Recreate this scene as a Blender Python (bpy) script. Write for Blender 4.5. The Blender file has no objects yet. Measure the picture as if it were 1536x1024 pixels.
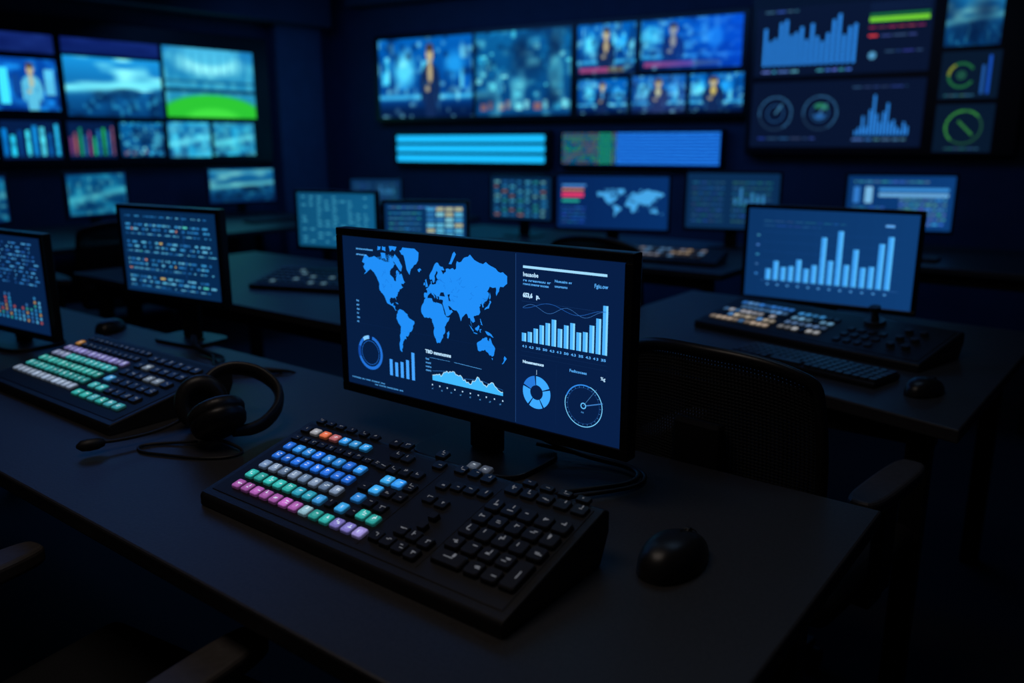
import bpy, math, random
import numpy as np
from mathutils import Vector, Matrix
from mathutils.geometry import tessellate_polygon
random.seed(7); RNG=np.random.RandomState(5)
D=bpy.data
DZ=.74
# ------------------------------------------------------------ materials
def lin(c):
    c=np.asarray(c,float)/255.0
    return np.where(c<=.04045,c/12.92,((c+.055)/1.055)**2.4)
def G(c,f=1.18):
    c=np.asarray(c,float); m=c@np.array([.25,.6,.15]); m=m[...,None] if c.ndim>1 else m
    return np.clip(m+(c-m)*f,0,255)
def mat(name,base,rough=.5,metal=0,spec=.5,noise=0,nscale=60,bump=0,coat=0):
    m=D.materials.new(name); m.use_nodes=True; nt=m.node_tree; b=nt.nodes["Principled BSDF"]
    b.inputs["Base Color"].default_value=(*base,1); b.inputs["Roughness"].default_value=rough
    b.inputs["Metallic"].default_value=metal; b.inputs["Specular IOR Level"].default_value=spec
    b.inputs["Coat Weight"].default_value=coat
    if noise or bump:
        tc=nt.nodes.new("ShaderNodeTexCoord"); n=nt.nodes.new("ShaderNodeTexNoise"); n.inputs["Scale"].default_value=nscale; n.inputs["Detail"].default_value=4
        nt.links.new(tc.outputs["Object"],n.inputs["Vector"])
        if noise:
            r=nt.nodes.new("ShaderNodeValToRGB"); r.color_ramp.elements[0].position=.3; r.color_ramp.elements[1].position=.7
            r.color_ramp.elements[0].color=(*[x*(1-noise) for x in base],1); r.color_ramp.elements[1].color=(*[x*(1+noise) for x in base],1)
            nt.links.new(n.outputs["Fac"],r.inputs["Fac"]); nt.links.new(r.outputs["Color"],b.inputs["Base Color"])
        if bump:
            bp=nt.nodes.new("ShaderNodeBump"); bp.inputs["Strength"].default_value=bump; bp.inputs["Distance"].default_value=.002
            nt.links.new(n.outputs["Fac"],bp.inputs["Height"]); nt.links.new(bp.outputs["Normal"],b.inputs["Normal"])
    return m
def glowmat(name,strength,base=0.0,rough=.35,spec=.15):
    m=D.materials.new(name); m.use_nodes=True; nt=m.node_tree; b=nt.nodes["Principled BSDF"]
    a=nt.nodes.new("ShaderNodeAttribute"); a.attribute_name="Col"
    nt.links.new(a.outputs["Color"],b.inputs["Emission Color"]); b.inputs["Emission Strength"].default_value=strength
    b.inputs["Roughness"].default_value=rough
    b.inputs["Base Color"].default_value=(base,base,base,1); b.inputs["Specular IOR Level"].default_value=spec
    return m
M_desk=mat("desk_laminate",(.038,.036,.036),.44,noise=.2,nscale=220,bump=.15)
M_metal=mat("dark_powdercoat",(.012,.013,.016),.45,metal=.3,noise=.1)
M_black=mat("black_plastic",(.010,.010,.011),.38,noise=.15,nscale=300,bump=.1)
M_bezel=mat("bezel_plastic",(.007,.007,.008),.3,noise=.1,nscale=200)
M_console=mat("console_body",(.017,.017,.018),.40,noise=.15,nscale=400,bump=.2)
M_panel=mat("console_panel",(.009,.009,.011),.5,noise=.15,nscale=300)
M_key=mat("key_dark",(.028,.028,.030),.36,noise=.1,nscale=200)
M_rubber=mat("rubber",(.013,.013,.014),.5,noise=.15)
M_leather=mat("ear_cushion",(.020,.019,.019),.40,noise=.2,nscale=120,bump=.3)
M_fabric=mat("chair_fabric",(.007,.008,.010),.85,noise=.3,nscale=200,bump=.4)
M_arm=mat("armrest_pad",(.065,.058,.056),.5,noise=.15,nscale=100)
M_wall=mat("wall_paint",(.030,.050,.100),.7,noise=.1,nscale=8)
M_wall2=mat("column_paint",(.06,.095,.17),.7,noise=.1,nscale=8)
M_ceil=mat("ceiling_paint",(.03,.045,.08),.8,noise=.1,nscale=5)
M_floor=mat("floor_carpet",(.011,.012,.015),.8,noise=.35,nscale=90,bump=.3)
M_frame=mat("video_wall_frame",(.004,.005,.008),.35,noise=.1)
M_mouse=mat("mouse_shell",(.014,.014,.015),.36,noise=.1,nscale=300)
M_scr=glowmat("screen_pixels",1.05,base=.003,rough=.3,spec=.08)
M_vw=glowmat("video_wall_pixels",1.25,base=.003,rough=.3,spec=.08)
M_lit=glowmat("key_backlight",.92,base=.015,rough=.35)

# ------------------------------------------------------------ helpers
def link(o,parent=None):
    bpy.context.collection.objects.link(o)
    if parent: o.parent=parent
    return o
def empty(name,loc=(0,0,0),rz=0):
    e=D.objects.new(name,None); e.location=loc; e.rotation_euler=(0,0,rz); e.empty_display_size=.1
    return link(e)
class MB:
    def __init__(s): s.v=[];s.f=[];s.m=[];s.c=[]
    def add(s,vs,fs,mi=0,col=(0,0,0)):
        b=len(s.v); s.v+= [tuple(v) for v in vs]
        for f in fs: s.f.append([b+i for i in f]); s.m.append(mi); s.c.append(col)
    def box(s,x0,x1,y0,y1,z0,z1,mi=0):
        s.add([(x0,y0,z0),(x1,y0,z0),(x1,y1,z0),(x0,y1,z0),(x0,y0,z1),(x1,y0,z1),(x1,y1,z1),(x0,y1,z1)],
              [(0,3,2,1),(4,5,6,7),(0,1,5,4),(1,2,6,5),(2,3,7,6),(3,0,4,7)],mi)
    def prism(s,pts,z0,z1,mi=0):
        n=len(pts); s.add([(x,y,z0) for x,y in pts]+[(x,y,z1) for x,y in pts],
            [tuple(range(n))[::-1],tuple(range(n,2*n))]+[(i,(i+1)%n,n+(i+1)%n,n+i) for i in range(n)],mi)
    def cyl(s,c,r0,r1,z0,z1,n=20,mi=0):
        a=[2*math.pi*i/n for i in range(n)]
        s.add([(c[0]+r0*math.cos(t),c[1]+r0*math.sin(t),z0) for t in a]+[(c[0]+r1*math.cos(t),c[1]+r1*math.sin(t),z1) for t in a],
            [tuple(range(n))[::-1],tuple(range(n,2*n))]+[(i,(i+1)%n,n+(i+1)%n,n+i) for i in range(n)],mi)
    def obj(s,name,mats,parent=None,bevel=0,smooth=False,seg=2,sub=0,col=False,M=None):
        me=D.meshes.new(name); me.from_pydata(s.v,[],s.f)
        for m in (mats if isinstance(mats,(list,tuple)) else [mats]): me.materials.append(m)
        me.polygons.foreach_set("material_index",s.m)
        if col:
            at=me.color_attributes.new("Col","FLOAT_COLOR","CORNER")
            ln=[len(f) for f in s.f]; c=np.array(s.c,float); c=np.concatenate([c,np.ones((len(c),1))],1)
            at.data.foreach_set("color",np.repeat(c,ln,axis=0).ravel())
        if smooth: me.polygons.foreach_set("use_smooth",[True]*len(s.f))
        me.update()
        o=D.objects.new(name,me); link(o,parent)
        if M is not None: me.transform(M)
        if bevel:
            b=o.modifiers.new("bevel","BEVEL"); b.width=bevel; b.segments=seg; b.limit_method='ANGLE'; b.angle_limit=math.radians(40)
        if sub:
            u=o.modifiers.new("sub","SUBSURF"); u.levels=sub; u.render_levels=sub
        return o
def tube(name,pts,r,m,parent=None):
    c=D.curves.new(name,"CURVE"); c.dimensions='3D'; c.bevel_depth=r; c.bevel_resolution=4; c.resolution_u=12; c.use_fill_caps=True
    sp=c.splines.new("NURBS"); sp.points.add(len(pts)-1)
    for i,q in enumerate(pts): sp.points[i].co=(*q,1)
    sp.use_endpoint_u=True; sp.order_u=4 if len(pts)>3 else 3
    c.materials.append(m); o=D.objects.new(name,c); return link(o,parent)

# ------------------------------------------------------------ flat screen artwork
class Art:
    def __init__(s): s.mb=MB(); s.ox=s.oz=0; s.sx=s.sz=1; s.L=0; s.y0=-.001
    def frame(s,x0,z0,x1,z1): s.ox=x0;s.oz=z0;s.sx=x1-x0;s.sz=z1-z0
    def P(s,x,z): return (s.ox+x*s.sx, s.y0-.00015*s.L, s.oz+z*s.sz)
    def quad(s,p,col): s.mb.add([s.P(*q) for q in p],[tuple(range(len(p)))],0,tuple(lin(G(col))))
    def rect(s,x0,z0,x1,z1,col): s.quad([(x0,z0),(x1,z0),(x1,z1),(x0,z1)],col)
    def poly(s,pts,col):
        t=tessellate_polygon([[Vector((x,z,0)) for x,z in pts]])
        vs=[s.P(*q) for q in pts]; fs=[]
        for a,b,c in t:
            ar=(pts[b][0]-pts[a][0])*(pts[c][1]-pts[a][1])-(pts[c][0]-pts[a][0])*(pts[b][1]-pts[a][1])
            fs.append((a,b,c) if ar>0 else (a,c,b))
        s.mb.add(vs,fs,0,tuple(lin(G(col))))
    def line(s,pts,w,col):
        for (a,b),(c,d) in zip(pts[:-1],pts[1:]):
            dx,dz=(c-a)*s.sx,(d-b)*s.sz; L=math.hypot(dx,dz) or 1; nx,nz=-dz/L*w/2/s.sx,dx/L*w/2/s.sz
            s.quad([(a-nx,b-nz),(c-nx,d-nz),(c+nx,d+nz),(a+nx,b+nz)],col)
    def ring(s,cx,cz,r0,r1,col,a0=0,a1=360,n=48):
        n=max(3,int(n*abs(a1-a0)/360))
        for i in range(n):
            t0=math.radians(a0+(a1-a0)*i/n); t1=math.radians(a0+(a1-a0)*(i+1)/n)
            q=[(r0,t0),(r1,t0),(r1,t1),(r0,t1)]
            if r0==0: q=q[1:3] + [(0,t0)]
            s.quad([(cx+r*math.cos(t)/s.sx,cz+r*math.sin(t)/s.sz) for r,t in q],col)
    def text(s,x,z,size,txt,col,width=None,bold=0):
        c=D.curves.new("t","FONT"); c.body=txt; c.size=size; c.resolution_u=2; c.offset=bold*size
        o=D.objects.new("t",c); bpy.context.collection.objects.link(o); bpy.context.view_layer.update()
        me=D.meshes.new_from_object(o.evaluated_get(bpy.context.evaluated_depsgraph_get()))
        sx=1
        if width:
            w=max(v.co.x for v in me.vertices); sx=width/w
        X,_,Z=s.P(x,z)
        s.mb.add([(X+v.co.x*sx,s.y0-.00015*s.L,Z+v.co.y) for v in me.vertices],[tuple(p.vertices) for p in me.polygons],0,tuple(lin(G(col))))
        D.objects.remove(o); D.curves.remove(c); D.meshes.remove(me)
    def dashes(s,x,z,w,h,col,k=4):
        cx=x
        while cx<x+w:
            ww=min(random.uniform(.02,.07)*k/4,x+w-cx); s.rect(cx,z,cx+ww,z+h,[q*random.uniform(.7,1) for q in col]); cx+=ww+.012
    def image(s,x0,z0,x1,z1,im):
        h,w,_=im.shape; L=lin(G(np.clip(im*np.array([.82,1.06,1.0]),0,255),1.12))
        for j in range(h):
            for i in range(w):
                a=x0+(x1-x0)*i/w;b=x0+(x1-x0)*(i+1)/w;c=z0+(z1-z0)*j/h;d=z0+(z1-z0)*(j+1)/h
                s.mb.add([s.P(a,c),s.P(b,c),s.P(b,d),s.P(a,d)],[(0,1,2,3)],0,tuple(L[j,i]))
    def obj(s,name,parent,m): return s.mb.obj(name,m,parent,col=True)

# ------------------------------------------------------------ little painter for video pictures
def grid(w,h):
    return np.meshgrid((np.arange(w)+.5)/w,(np.arange(h)+.5)/h)
def noise(w,h,nx,ny):
    g=RNG.rand(ny+2,nx+2); X,Y=grid(w,h); x=X*nx;y=Y*ny;i=x.astype(int);j=y.astype(int);fx=x-i;fy=y-j
    fx=fx*fx*(3-2*fx);fy=fy*fy*(3-2*fy)
    return (g[j,i]*(1-fx)+g[j,i+1]*fx)*(1-fy)+(g[j+1,i]*(1-fx)+g[j+1,i+1]*fx)*fy
def mixc(im,a,col):
    a=np.clip(a,0,1)[...,None]; return im*(1-a)+np.array(col,float)*a
def canvas(w,h,c0,c1):
    X,Y=grid(w,h); im=np.zeros((h,w,3)); return im+np.array(c0,float)*(1-Y[...,None])+np.array(c1,float)*Y[...,None]
def ell(im,cx,cy,rx,ry,col,a=1,soft=3):
    h,w,_=im.shape; X,Y=grid(w,h); d=np.sqrt(((X-cx)/rx)**2+((Y-cy)/ry)**2)
    return mixc(im,np.clip((1-d)*soft,0,1)*a,col)
def rc(im,x0,y0,x1,y1,col,a=1):
    h,w,_=im.shape; X,Y=grid(w,h); m=((X>=x0)&(X<x1)&(Y>=y0)&(Y<y1)).astype(float); return mixc(im,m*a,col)
def presenter(im,cx,s=1,coat=(20,34,74),skin=(215,155,130),shirt=(200,165,155)):
    im=ell(im,cx,.22,.070*s,.44,coat,1,5); im=ell(im,cx,.55,.095*s,.15,coat,1,5); im=ell(im,cx-.085*s,.38,.028*s,.24,coat,1,4); im=ell(im,cx+.085*s,.38,.028*s,.24,coat,1,4)
    im=ell(im,cx,.56,.030*s,.15,shirt,1,4); im=ell(im,cx,.69,.022*s,.07,skin,1,4); im=ell(im,cx,.79,.043*s,.11,skin,1,5); im=ell(im,cx,.87,.046*s,.06,(80,50,44),1,4)
    im=ell(im,cx-.03*s,.36,.03*s,.05,skin,.8,3)
    return im
def studio(w,h,cx,s=1,pink=False,shirt=(210,150,125),bright=1):
    im=canvas(w,h,(8,44,105),(12,84,165)); X,Y=grid(w,h)
    for k in range(9):
        x=random.uniform(0,.95); y=random.uniform(.28,.6); im=rc(im,x,y,x+random.uniform(.03,.12),y+random.uniform(.15,.4),random.choice([(30,130,220),(90,195,245),(10,46,110),(150,220,250),(20,95,185)]),.7*bright)
    im=ell(im,cx-.28,.6,.16,.3,(130,215,250),.8*bright,1.5); im=ell(im,cx+.26,.65,.14,.22,(60,160,240),.7*bright,1.5)
    im=mixc(im,np.exp(-((Y-.26)/.035)**2)*.7,(110,200,250)); im=mixc(im,np.clip((.22-Y)*7,0,1)*.85,(6,18,52))
    n=noise(w,h,20,12); im=mixc(im,(n-.6)*1.6,(190,230,250)); n=noise(w,h,15,9); im=mixc(im,(n-.6)*1.8,(6,22,64))
    im=presenter(im,cx,s,shirt=shirt)
    if pink: im=rc(im,.05,.07,.55,.14,(210,70,120),.75); im=rc(im,.55,.07,.8,.14,(200,130,80),.5)
    return im
def city(w,h):
    im=canvas(w,h,(10,50,100),(18,84,140)); 
    for k in range(110):
        x=random.random();y=random.uniform(.2,1);a=random.uniform(.015,.07);b=random.uniform(.02,.08)
        im=rc(im,x,y,x+a,y+b,random.choice([(50,150,205),(110,200,230),(8,34,76),(14,65,125),(170,220,235),(30,110,170)]),random.uniform(.3,.8))
    im=ell(im,.55,.62,.22,.3,(12,44,86),.7,2); im=ell(im,.85,.5,.1,.3,(130,195,215),.5,2)
    for k in range(5):
        im=rc(im,.03+k*.195,.04,.205+k*.195,.2,(20,64,115),1); im=rc(im,.05+k*.195,.06,.12+k*.195,.15,random.choice([(160,210,230),(180,90,90),(70,160,210)]),.8); im=rc(im,.14+k*.195,.08,.19+k*.195,.17,random.choice([(90,170,210),(170,90,90),(180,215,230)]),.7)
    n=noise(w,h,12,8); im=mixc(im,(n-.6)*1.5,(150,215,235)); n=noise(w,h,6,5); im=mixc(im,(n-.55)*2.0,(8,28,64))
    return im
def arena(w,h):
    X,Y=grid(w,h); im=canvas(w,h,(50,125,160),(40,110,170)); n=noise(w,h,16,8); im=mixc(im,(n-.45)*1.0,(130,190,215))
    im=ell(im,.5,.78,.44,.22,(190,225,240),.85,2); im=ell(im,.5,.93,.34,.2,(90,160,205),.9,3)
    for k in range(9): im=rc(im,.1+.1*k,.62,.112+.1*k,.95,(50,110,160),.5)
    im=mixc(im,((Y>.36)&(Y<.43)).astype(float)*.8,(15,45,75)); im=mixc(im,((Y>.5)&(Y<.55)).astype(float)*.6,(20,65,105))
    im=ell(im,.5,.02,.62,.34,(60,165,55),1,7); im=ell(im,.5,0,.34,.16,(95,200,75),.7,3); return im
def landscape(w,h):
    X,Y=grid(w,h); im=canvas(w,h,(10,50,100),(40,130,200)); n=noise(w,h,5,9); im=mixc(im,(n-.4)*1.8*(Y>.45),(170,220,240))
    n=noise(w,h,9,6); im=mixc(im,(n-.4)*2*(Y<.5),(8,34,74)); im=mixc(im,np.exp(-((Y-.52-.12*(X-.5))/.07)**2)*.8,(160,225,245)); n=noise(w,h,24,12); im=mixc(im,(n-.6)*1.5*(Y<.45),(80,170,215))
    im=ell(im,.62,.4,.2,.12,(10,40,80),.7,2); return im
def water(w,h):
    X,Y=grid(w,h); im=canvas(w,h,(8,50,100),(18,90,150)); n=noise(w,h,6,5); im=mixc(im,(n-.4)*1.6,(60,170,220)); im=mixc(im,np.exp(-((Y-.35-.4*X*.6)/.09)**2)*.6,(140,215,240)); n=noise(w,h,16,9); im=mixc(im,(n-.6)*1.5,(150,220,240)); return im
def vbars(w,h,cols,bg=(8,24,60)):
    im=canvas(w,h,bg,bg); n=len(cols)
    for i,c in enumerate(cols):
        im=rc(im,(i+.2)/n,.10,(i+.72)/n,random.uniform(.55,.92),c,1)
    return mixc(im,(noise(w,h,10,8)-.5)*.8,(10,30,70))

# ------------------------------------------------------------ ROOM
CX,CY=-5.94,5.12
def wallquad(name,a,b,z0,z1,m,th=.1):
    dx,dy=b[0]-a[0],b[1]-a[1]; L=math.hypot(dx,dy); nx,ny=-dy/L*th,dx/L*th
    mb=MB(); mb.prism([a,b,(b[0]+nx,b[1]+ny),(a[0]+nx,a[1]+ny)],z0,z1)
    return mb.obj(name,m)
H=2.75
BRx=1.6; BRy=5.432+(BRx+3.612)*.1322
LFy=-1.6; LFx=CX+(LFy-CY)*.0772
wallquad("wall_back",(CX,CY),(BRx,BRy),0,H,M_wall)
wallquad("wall_left",(LFx,LFy),(CX,CY),0,H,M_wall)
wallquad("wall_right",(BRx,BRy),(BRx,LFy),0,H,M_wall)
wallquad("wall_front",(BRx,LFy),(LFx,LFy),0,H,M_wall)
poly=[(LFx-.1,LFy-.1),(BRx+.1,LFy-.1),(BRx+.1,BRy+.12),(CX-.1,CY+.12)]
mb=MB(); mb.prism(poly,-.1,0); mb.obj("floor",M_floor)
mb=MB(); mb.prism(poly,H,H+.1); mb.obj("ceiling",M_ceil)
AB=math.atan2(.131,.991); AL=math.atan2(.997,.077)
P0=(-3.612,5.432,0); PL=(-6.006,4.348,0)
def framed(name,loc,rz,boxes,m,bevel=.004):
    e=MB()
    for b in boxes: e.box(*b)
    o=e.obj(name,m,bevel=bevel); o.location=loc; o.rotation_euler=(0,0,rz); return o
framed("trim_1",PL,AL,[(-5.7,.60,-.30,-.005,2.24,2.745)],M_ceil)
framed("trim_2",P0,AB,[(-1.95,5.1,-.22,-.005,2.40,2.745)],M_ceil)
framed("wall_column",PL,AL,[(.16,.60,-.14,-.005,0,2.745)],M_wall2)
framed("baseboard_back",P0,AB,[(-2.2,5.1,-.015,-.001,0,.1)],M_metal,.002)
framed("baseboard_left",PL,AL,[(-5.7,.15,-.015,-.001,0,.1)],M_metal,.002)

# ------------------------------------------------------------ VIDEO WALLS
def videowall(loc,rz,frames):
    e=empty("video_wall",loc,rz); mb=MB()
    for f in frames: mb.box(f[0],f[1],-.09,-.004,f[2],f[3])
    mb.obj("frame",M_frame,e,bevel=.006)
    a=Art(); a.y0=-.0915; return e,a
def scr(a,x0,z0,x1,z1,im): a.frame(0,0,1,1); a.L=1; a.image(x0,z0,x1,z1,im)
e,a=videowall(PL,AL,[(-2.75,.10,1.14,2.12)])
scr(a,-2.62,1.48,-1.98,1.89,studio(50,30,.6))
im=canvas(40,36,(8,44,115),(12,64,150)); im=mixc(im,(noise(40,36,8,6)-.5)*2,(40,130,220)); im=rc(im,.08,.1,.22,.8,(90,200,245)); im=rc(im,.28,.3,.4,.7,(20,60,130)); im=presenter(im,.58,1.5,coat=(110,165,205)); im=rc(im,.8,.3,.95,.8,(150,215,245),.7)
scr(a,-1.94,1.51,-1.55,1.84,im)
scr(a,-1.50,1.48,-.82,1.88,landscape(70,42))
scr(a,-.79,1.49,-.04,2.00,arena(76,50))
scr(a,-1.50,1.90,-.82,2.0,mixc(canvas(40,6,(10,22,74),(16,26,84)),noise(40,6,5,2)*.3,(40,60,140)))
scr(a,-1.94,1.88,-1.55,2.0,mixc(canvas(30,6,(12,22,74),(16,26,84)),noise(30,6,5,2)*.3,(50,70,150)))
scr(a,-2.62,1.19,-1.98,1.44,water(40,20))
scr(a,-1.94,1.19,-1.57,1.44,vbars(54,24,[(20,110,190),(60,180,225),(14,60,125),(90,200,235),(30,120,195),(110,205,235),(20,90,165),(60,160,215)]))
scr(a,-1.52,1.19,-1.20,1.44,vbars(54,24,[(120,50,100),(170,80,90),(40,130,100),(50,85,140),(150,60,110),(50,150,115),(40,105,165),(50,150,90),(36,95,150),(150,75,100)]))
scr(a,-1.16,1.20,-.84,1.44,city(32,22))
scr(a,-.80,1.19,-.46,1.45,mixc(water(34,22),noise(34,22,7,5)*.5,(140,200,225)))
scr(a,-.43,1.20,-.07,1.45,mixc(water(34,22),noise(34,22,6,5)*.5,(120,180,190)))
a.obj("screens",e,M_vw)
e,a=videowall(P0,AB,[(-1.77,.105,1.47,2.165),(.108,1.375,1.47,2.165)])
scr(a,-1.72,1.505,-.79,2.125,studio(96,62,.56,.95))
scr(a,-.76,1.505,.07,2.125,city(92,62))
scr(a,.125,1.775,.575,2.125,studio(46,34,.5,1.4,True))
im=mixc(studio(70,34,.33,1.0,True,bright=.7),grid(70,34)[0]*.8,(12,66,190)); im=ell(im,.74,.6,.10,.28,(50,130,230),.6,2); scr(a,.615,1.795,1.33,2.125,im)
scr(a,.135,1.505,.525,1.745,studio(40,26,.5,1.2,bright=.8,shirt=(90,130,190)))
scr(a,.56,1.505,.955,1.755,mixc(studio(40,26,.5,1.7,shirt=(225,180,150)),noise(40,26,5,4)*.25,(120,90,160)))
scr(a,.985,1.505,1.355,1.755,studio(40,26,.45,1.8,shirt=(225,160,100)))
a.obj("screens",e,M_vw)
e,a=videowall(P0,AB,[(1.385,2.97,1.22,2.30)])
def tile(a,x0,z0,x1,z1,c=(8,17,38)): a.frame(x0,z0,x1,z1); a.L=0; a.rect(0,0,1,1,c); a.L=1
tile(a,1.42,1.72,2.46,2.14)
hs=[.75,.5,.55,.85,.9,.6,.65,.75,.5,.8,.55,.45,.6,.85,.95,.55,.7,.75]
for i,h in enumerate(hs): x=.05+i*.031; a.rect(x,.15,x+.018,.15+h*.74,(50,120,195))
a.dashes(.05,.05,.22,.025,(90,150,200)); a.dashes(.38,.05,.2,.025,(90,150,200)); a.dashes(.05,.93,.2,.02,(60,100,160))
a.rect(.66,.71,.98,.77,(110,185,60)); a.rect(.66,.79,.98,.82,(30,100,60)); a.dashes(.66,.62,.3,.02,(130,56,80)); a.rect(.66,.50,.71,.53,(180,60,66)); a.dashes(.73,.50,.2,.02,(56,84,134)); a.ring(.69,.24,0,.022,(80,135,170)); a.dashes(.76,.28,.2,.02,(46,74,124))
for k in range(4): a.rect(.66,.86+.03*k,.98,.865+.03*k,(22,42,76))
tile(a,1.42,1.27,2.46,1.68)
for cx in (.15,.42):
    a.ring(cx,.52,.097,.108,(26,44,66)); a.ring(cx,.52,.100,.107,(54,100,140),-60,190); a.ring(cx,.52,.05,.055,(38,76,118)); a.line([(cx,.52),(cx+.04,.66)],.006,(80,135,170))
a.ring(.42,.52,.035,.06,(44,110,80),30,130); a.ring(.42,.52,.0,.04,(40,84,134),-160,-20)
hs=[.1,.18,.45,.2,.6,.95,.5,.3,.55,.75,.3,.35,.2,.12,.3,.2]
for i,h in enumerate(hs): x=.63+i*.019; a.rect(x,.18,x+.012,.18+h*.62,(50,118,190))
a.dashes(.62,.1,.3,.025,(75,115,165)); a.dashes(.6,.88,.3,.02,(46,74,120)); a.dashes(.05,.12,.35,.025,(46,74,120))
scr(a,2.53,1.85,2.82,2.14,mixc(landscape(30,30),noise(30,30,3,3)*.8,(8,26,66))*.85)
tile(a,2.53,1.55,2.84,1.82,(8,20,36)); a.ring(.36,.5,.060,.074,(32,84,54),30,330); a.ring(.36,.5,.060,.074,(110,120,50),120,180); a.rect(.70,.1,.75,.7,(34,76,134)); a.rect(.80,.1,.85,.9,(26,70,150)); a.ring(.36,.5,0,.026,(28,66,56)); a.dashes(.1,.06,.5,.03,(60,100,120))
tile(a,2.53,1.24,2.84,1.52,(8,20,36)); a.ring(.5,.52,.090,.100,(30,64,50),0,360); a.ring(.5,.52,.090,.101,(60,128,60),40,230); a.line([(.4,.65),(.66,.36)],.014,(44,96,54)); a.dashes(.2,.06,.6,.03,(50,94,112))
a.obj("screens",e,M_vw)
e=empty("light_bar_panel",P0,AB); mb=MB(); mb.box(-1.60,-.11,-.07,-.004,1.115,1.395); mb.obj("housing",M_frame,e,bevel=.005)
for k in range(3):
    z=1.145+k*.078; mb=MB(); mb.box(-1.565,-.15,-.086,-.071,z,z+.055)
    mb.c=[tuple(lin((24,176,240)))]*6; mb.obj("bar_%d"%(k+1),M_vw,e,col=True,bevel=.01,seg=3)
e=empty("led_matrix_display",P0,AB); mb=MB(); mb.box(-.03,1.24,-.07,-.004,1.12,1.39); mb.obj("housing",M_frame,e,bevel=.005)
a=Art(); a.y0=-.0715; a.frame(0,1.14,1.215,1.37); a.rect(0,0,1,1,(6,44,130)); a.rect(0,0,.36,1,(8,44,60)); a.L=1
for i in range(60):
    for j in range(10):
        x=i/60;z=j/10
        if x<.355:
            g=.5+.5*math.sin(i*.45)*math.cos(j*.6); c=(40+90*g,100+70*(1-g),50) if j%3 else (100,95,50)
            if random.random()<.25: c=(20,100,105)
            if 14<i<20: c=(50,165,85)
        else: c=(60,150,240)
        a.rect(x+.004,z+.025,x+.0125,z+.085,c)
a.obj("pixels",e,M_vw)

# ------------------------------------------------------------ DESKS
def desk(pts,legs,top=DZ,th=.03,modesty=None):
    e=empty("desk",(pts[0][0],pts[0][1],0)); ox,oy=pts[0]
    q=[(x-ox,y-oy) for x,y in pts]
    mb=MB(); mb.prism(q,top-th,top); mb.obj("desktop",M_desk,e,bevel=.004,seg=2)
    mb=MB()
    for x,y in legs: mb.box(x-ox-.025,x-ox+.025,y-oy-.025,y-oy+.025,0,top-th)
    if modesty:
        (x0,y0),(x1,y1)=modesty
        mb.box(min(x0,x1)-ox,max(x0,x1)-ox,min(y0,y1)-oy-.008,max(y0,y1)-oy+.008,top-th-.35,top-th-.002)
    xs=[x for x,y in legs]; ys=[y for x,y in legs]
    mb.box(min(xs)-ox,max(xs)-ox,min(ys)-oy-.02,min(ys)-oy+.02,top-th-.06,top-th); mb.box(min(xs)-ox,max(xs)-ox,max(ys)-oy-.02,max(ys)-oy+.02,top-th-.06,top-th)
    mb.obj("frame",M_metal,e,bevel=.003)
    return e
desk([(-3.4,.52),(-.257,.52),(-.257,1.28),(-3.4,1.28)],[(-3.3,.62),(-.36,.64),(-.36,1.2),(-3.3,1.2)],modesty=((-3.2,1.16),(-.4,1.16)))
desk([(-1.35,2.07),(-.23,1.76),(-.19,2.86),(-1.35,2.92)],[(-1.28,2.14),(-.32,1.9),(-.29,2.78),(-1.28,2.84)])
desk([(-3.7,1.68),(-1.75,1.68),(-1.75,2.62),(-3.7,2.62)],[(-3.6,1.76),(-1.85,1.76),(-1.85,2.52),(-3.6,2.52)])
desk([(-3.7,3.36),(-1.42,3.36),(-1.42,4.5),(-3.7,4.5)],[(-3.6,3.45),(-1.52,3.45),(-1.52,4.4),(-3.6,4.4)])
desk([(-1.38,4.15),(-.2,4.15),(-.2,5.1),(-1.38,5.1)],[(-1.3,4.25),(-.3,4.25),(-.3,5.0),(-1.3,5.0)])
desk([(-5.95,1.4),(-4.6,1.4),(-4.6,4.3),(-5.95,4.3)],[(-5.85,1.5),(-4.7,1.5),(-4.7,4.2),(-5.85,4.2)])
desk([(-5.4,4.36),(-4.1,4.36),(-4.1,4.98),(-5.4,4.98)],[(-5.3,4.45),(-4.2,4.45),(-4.2,4.9),(-5.3,4.9)])

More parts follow.
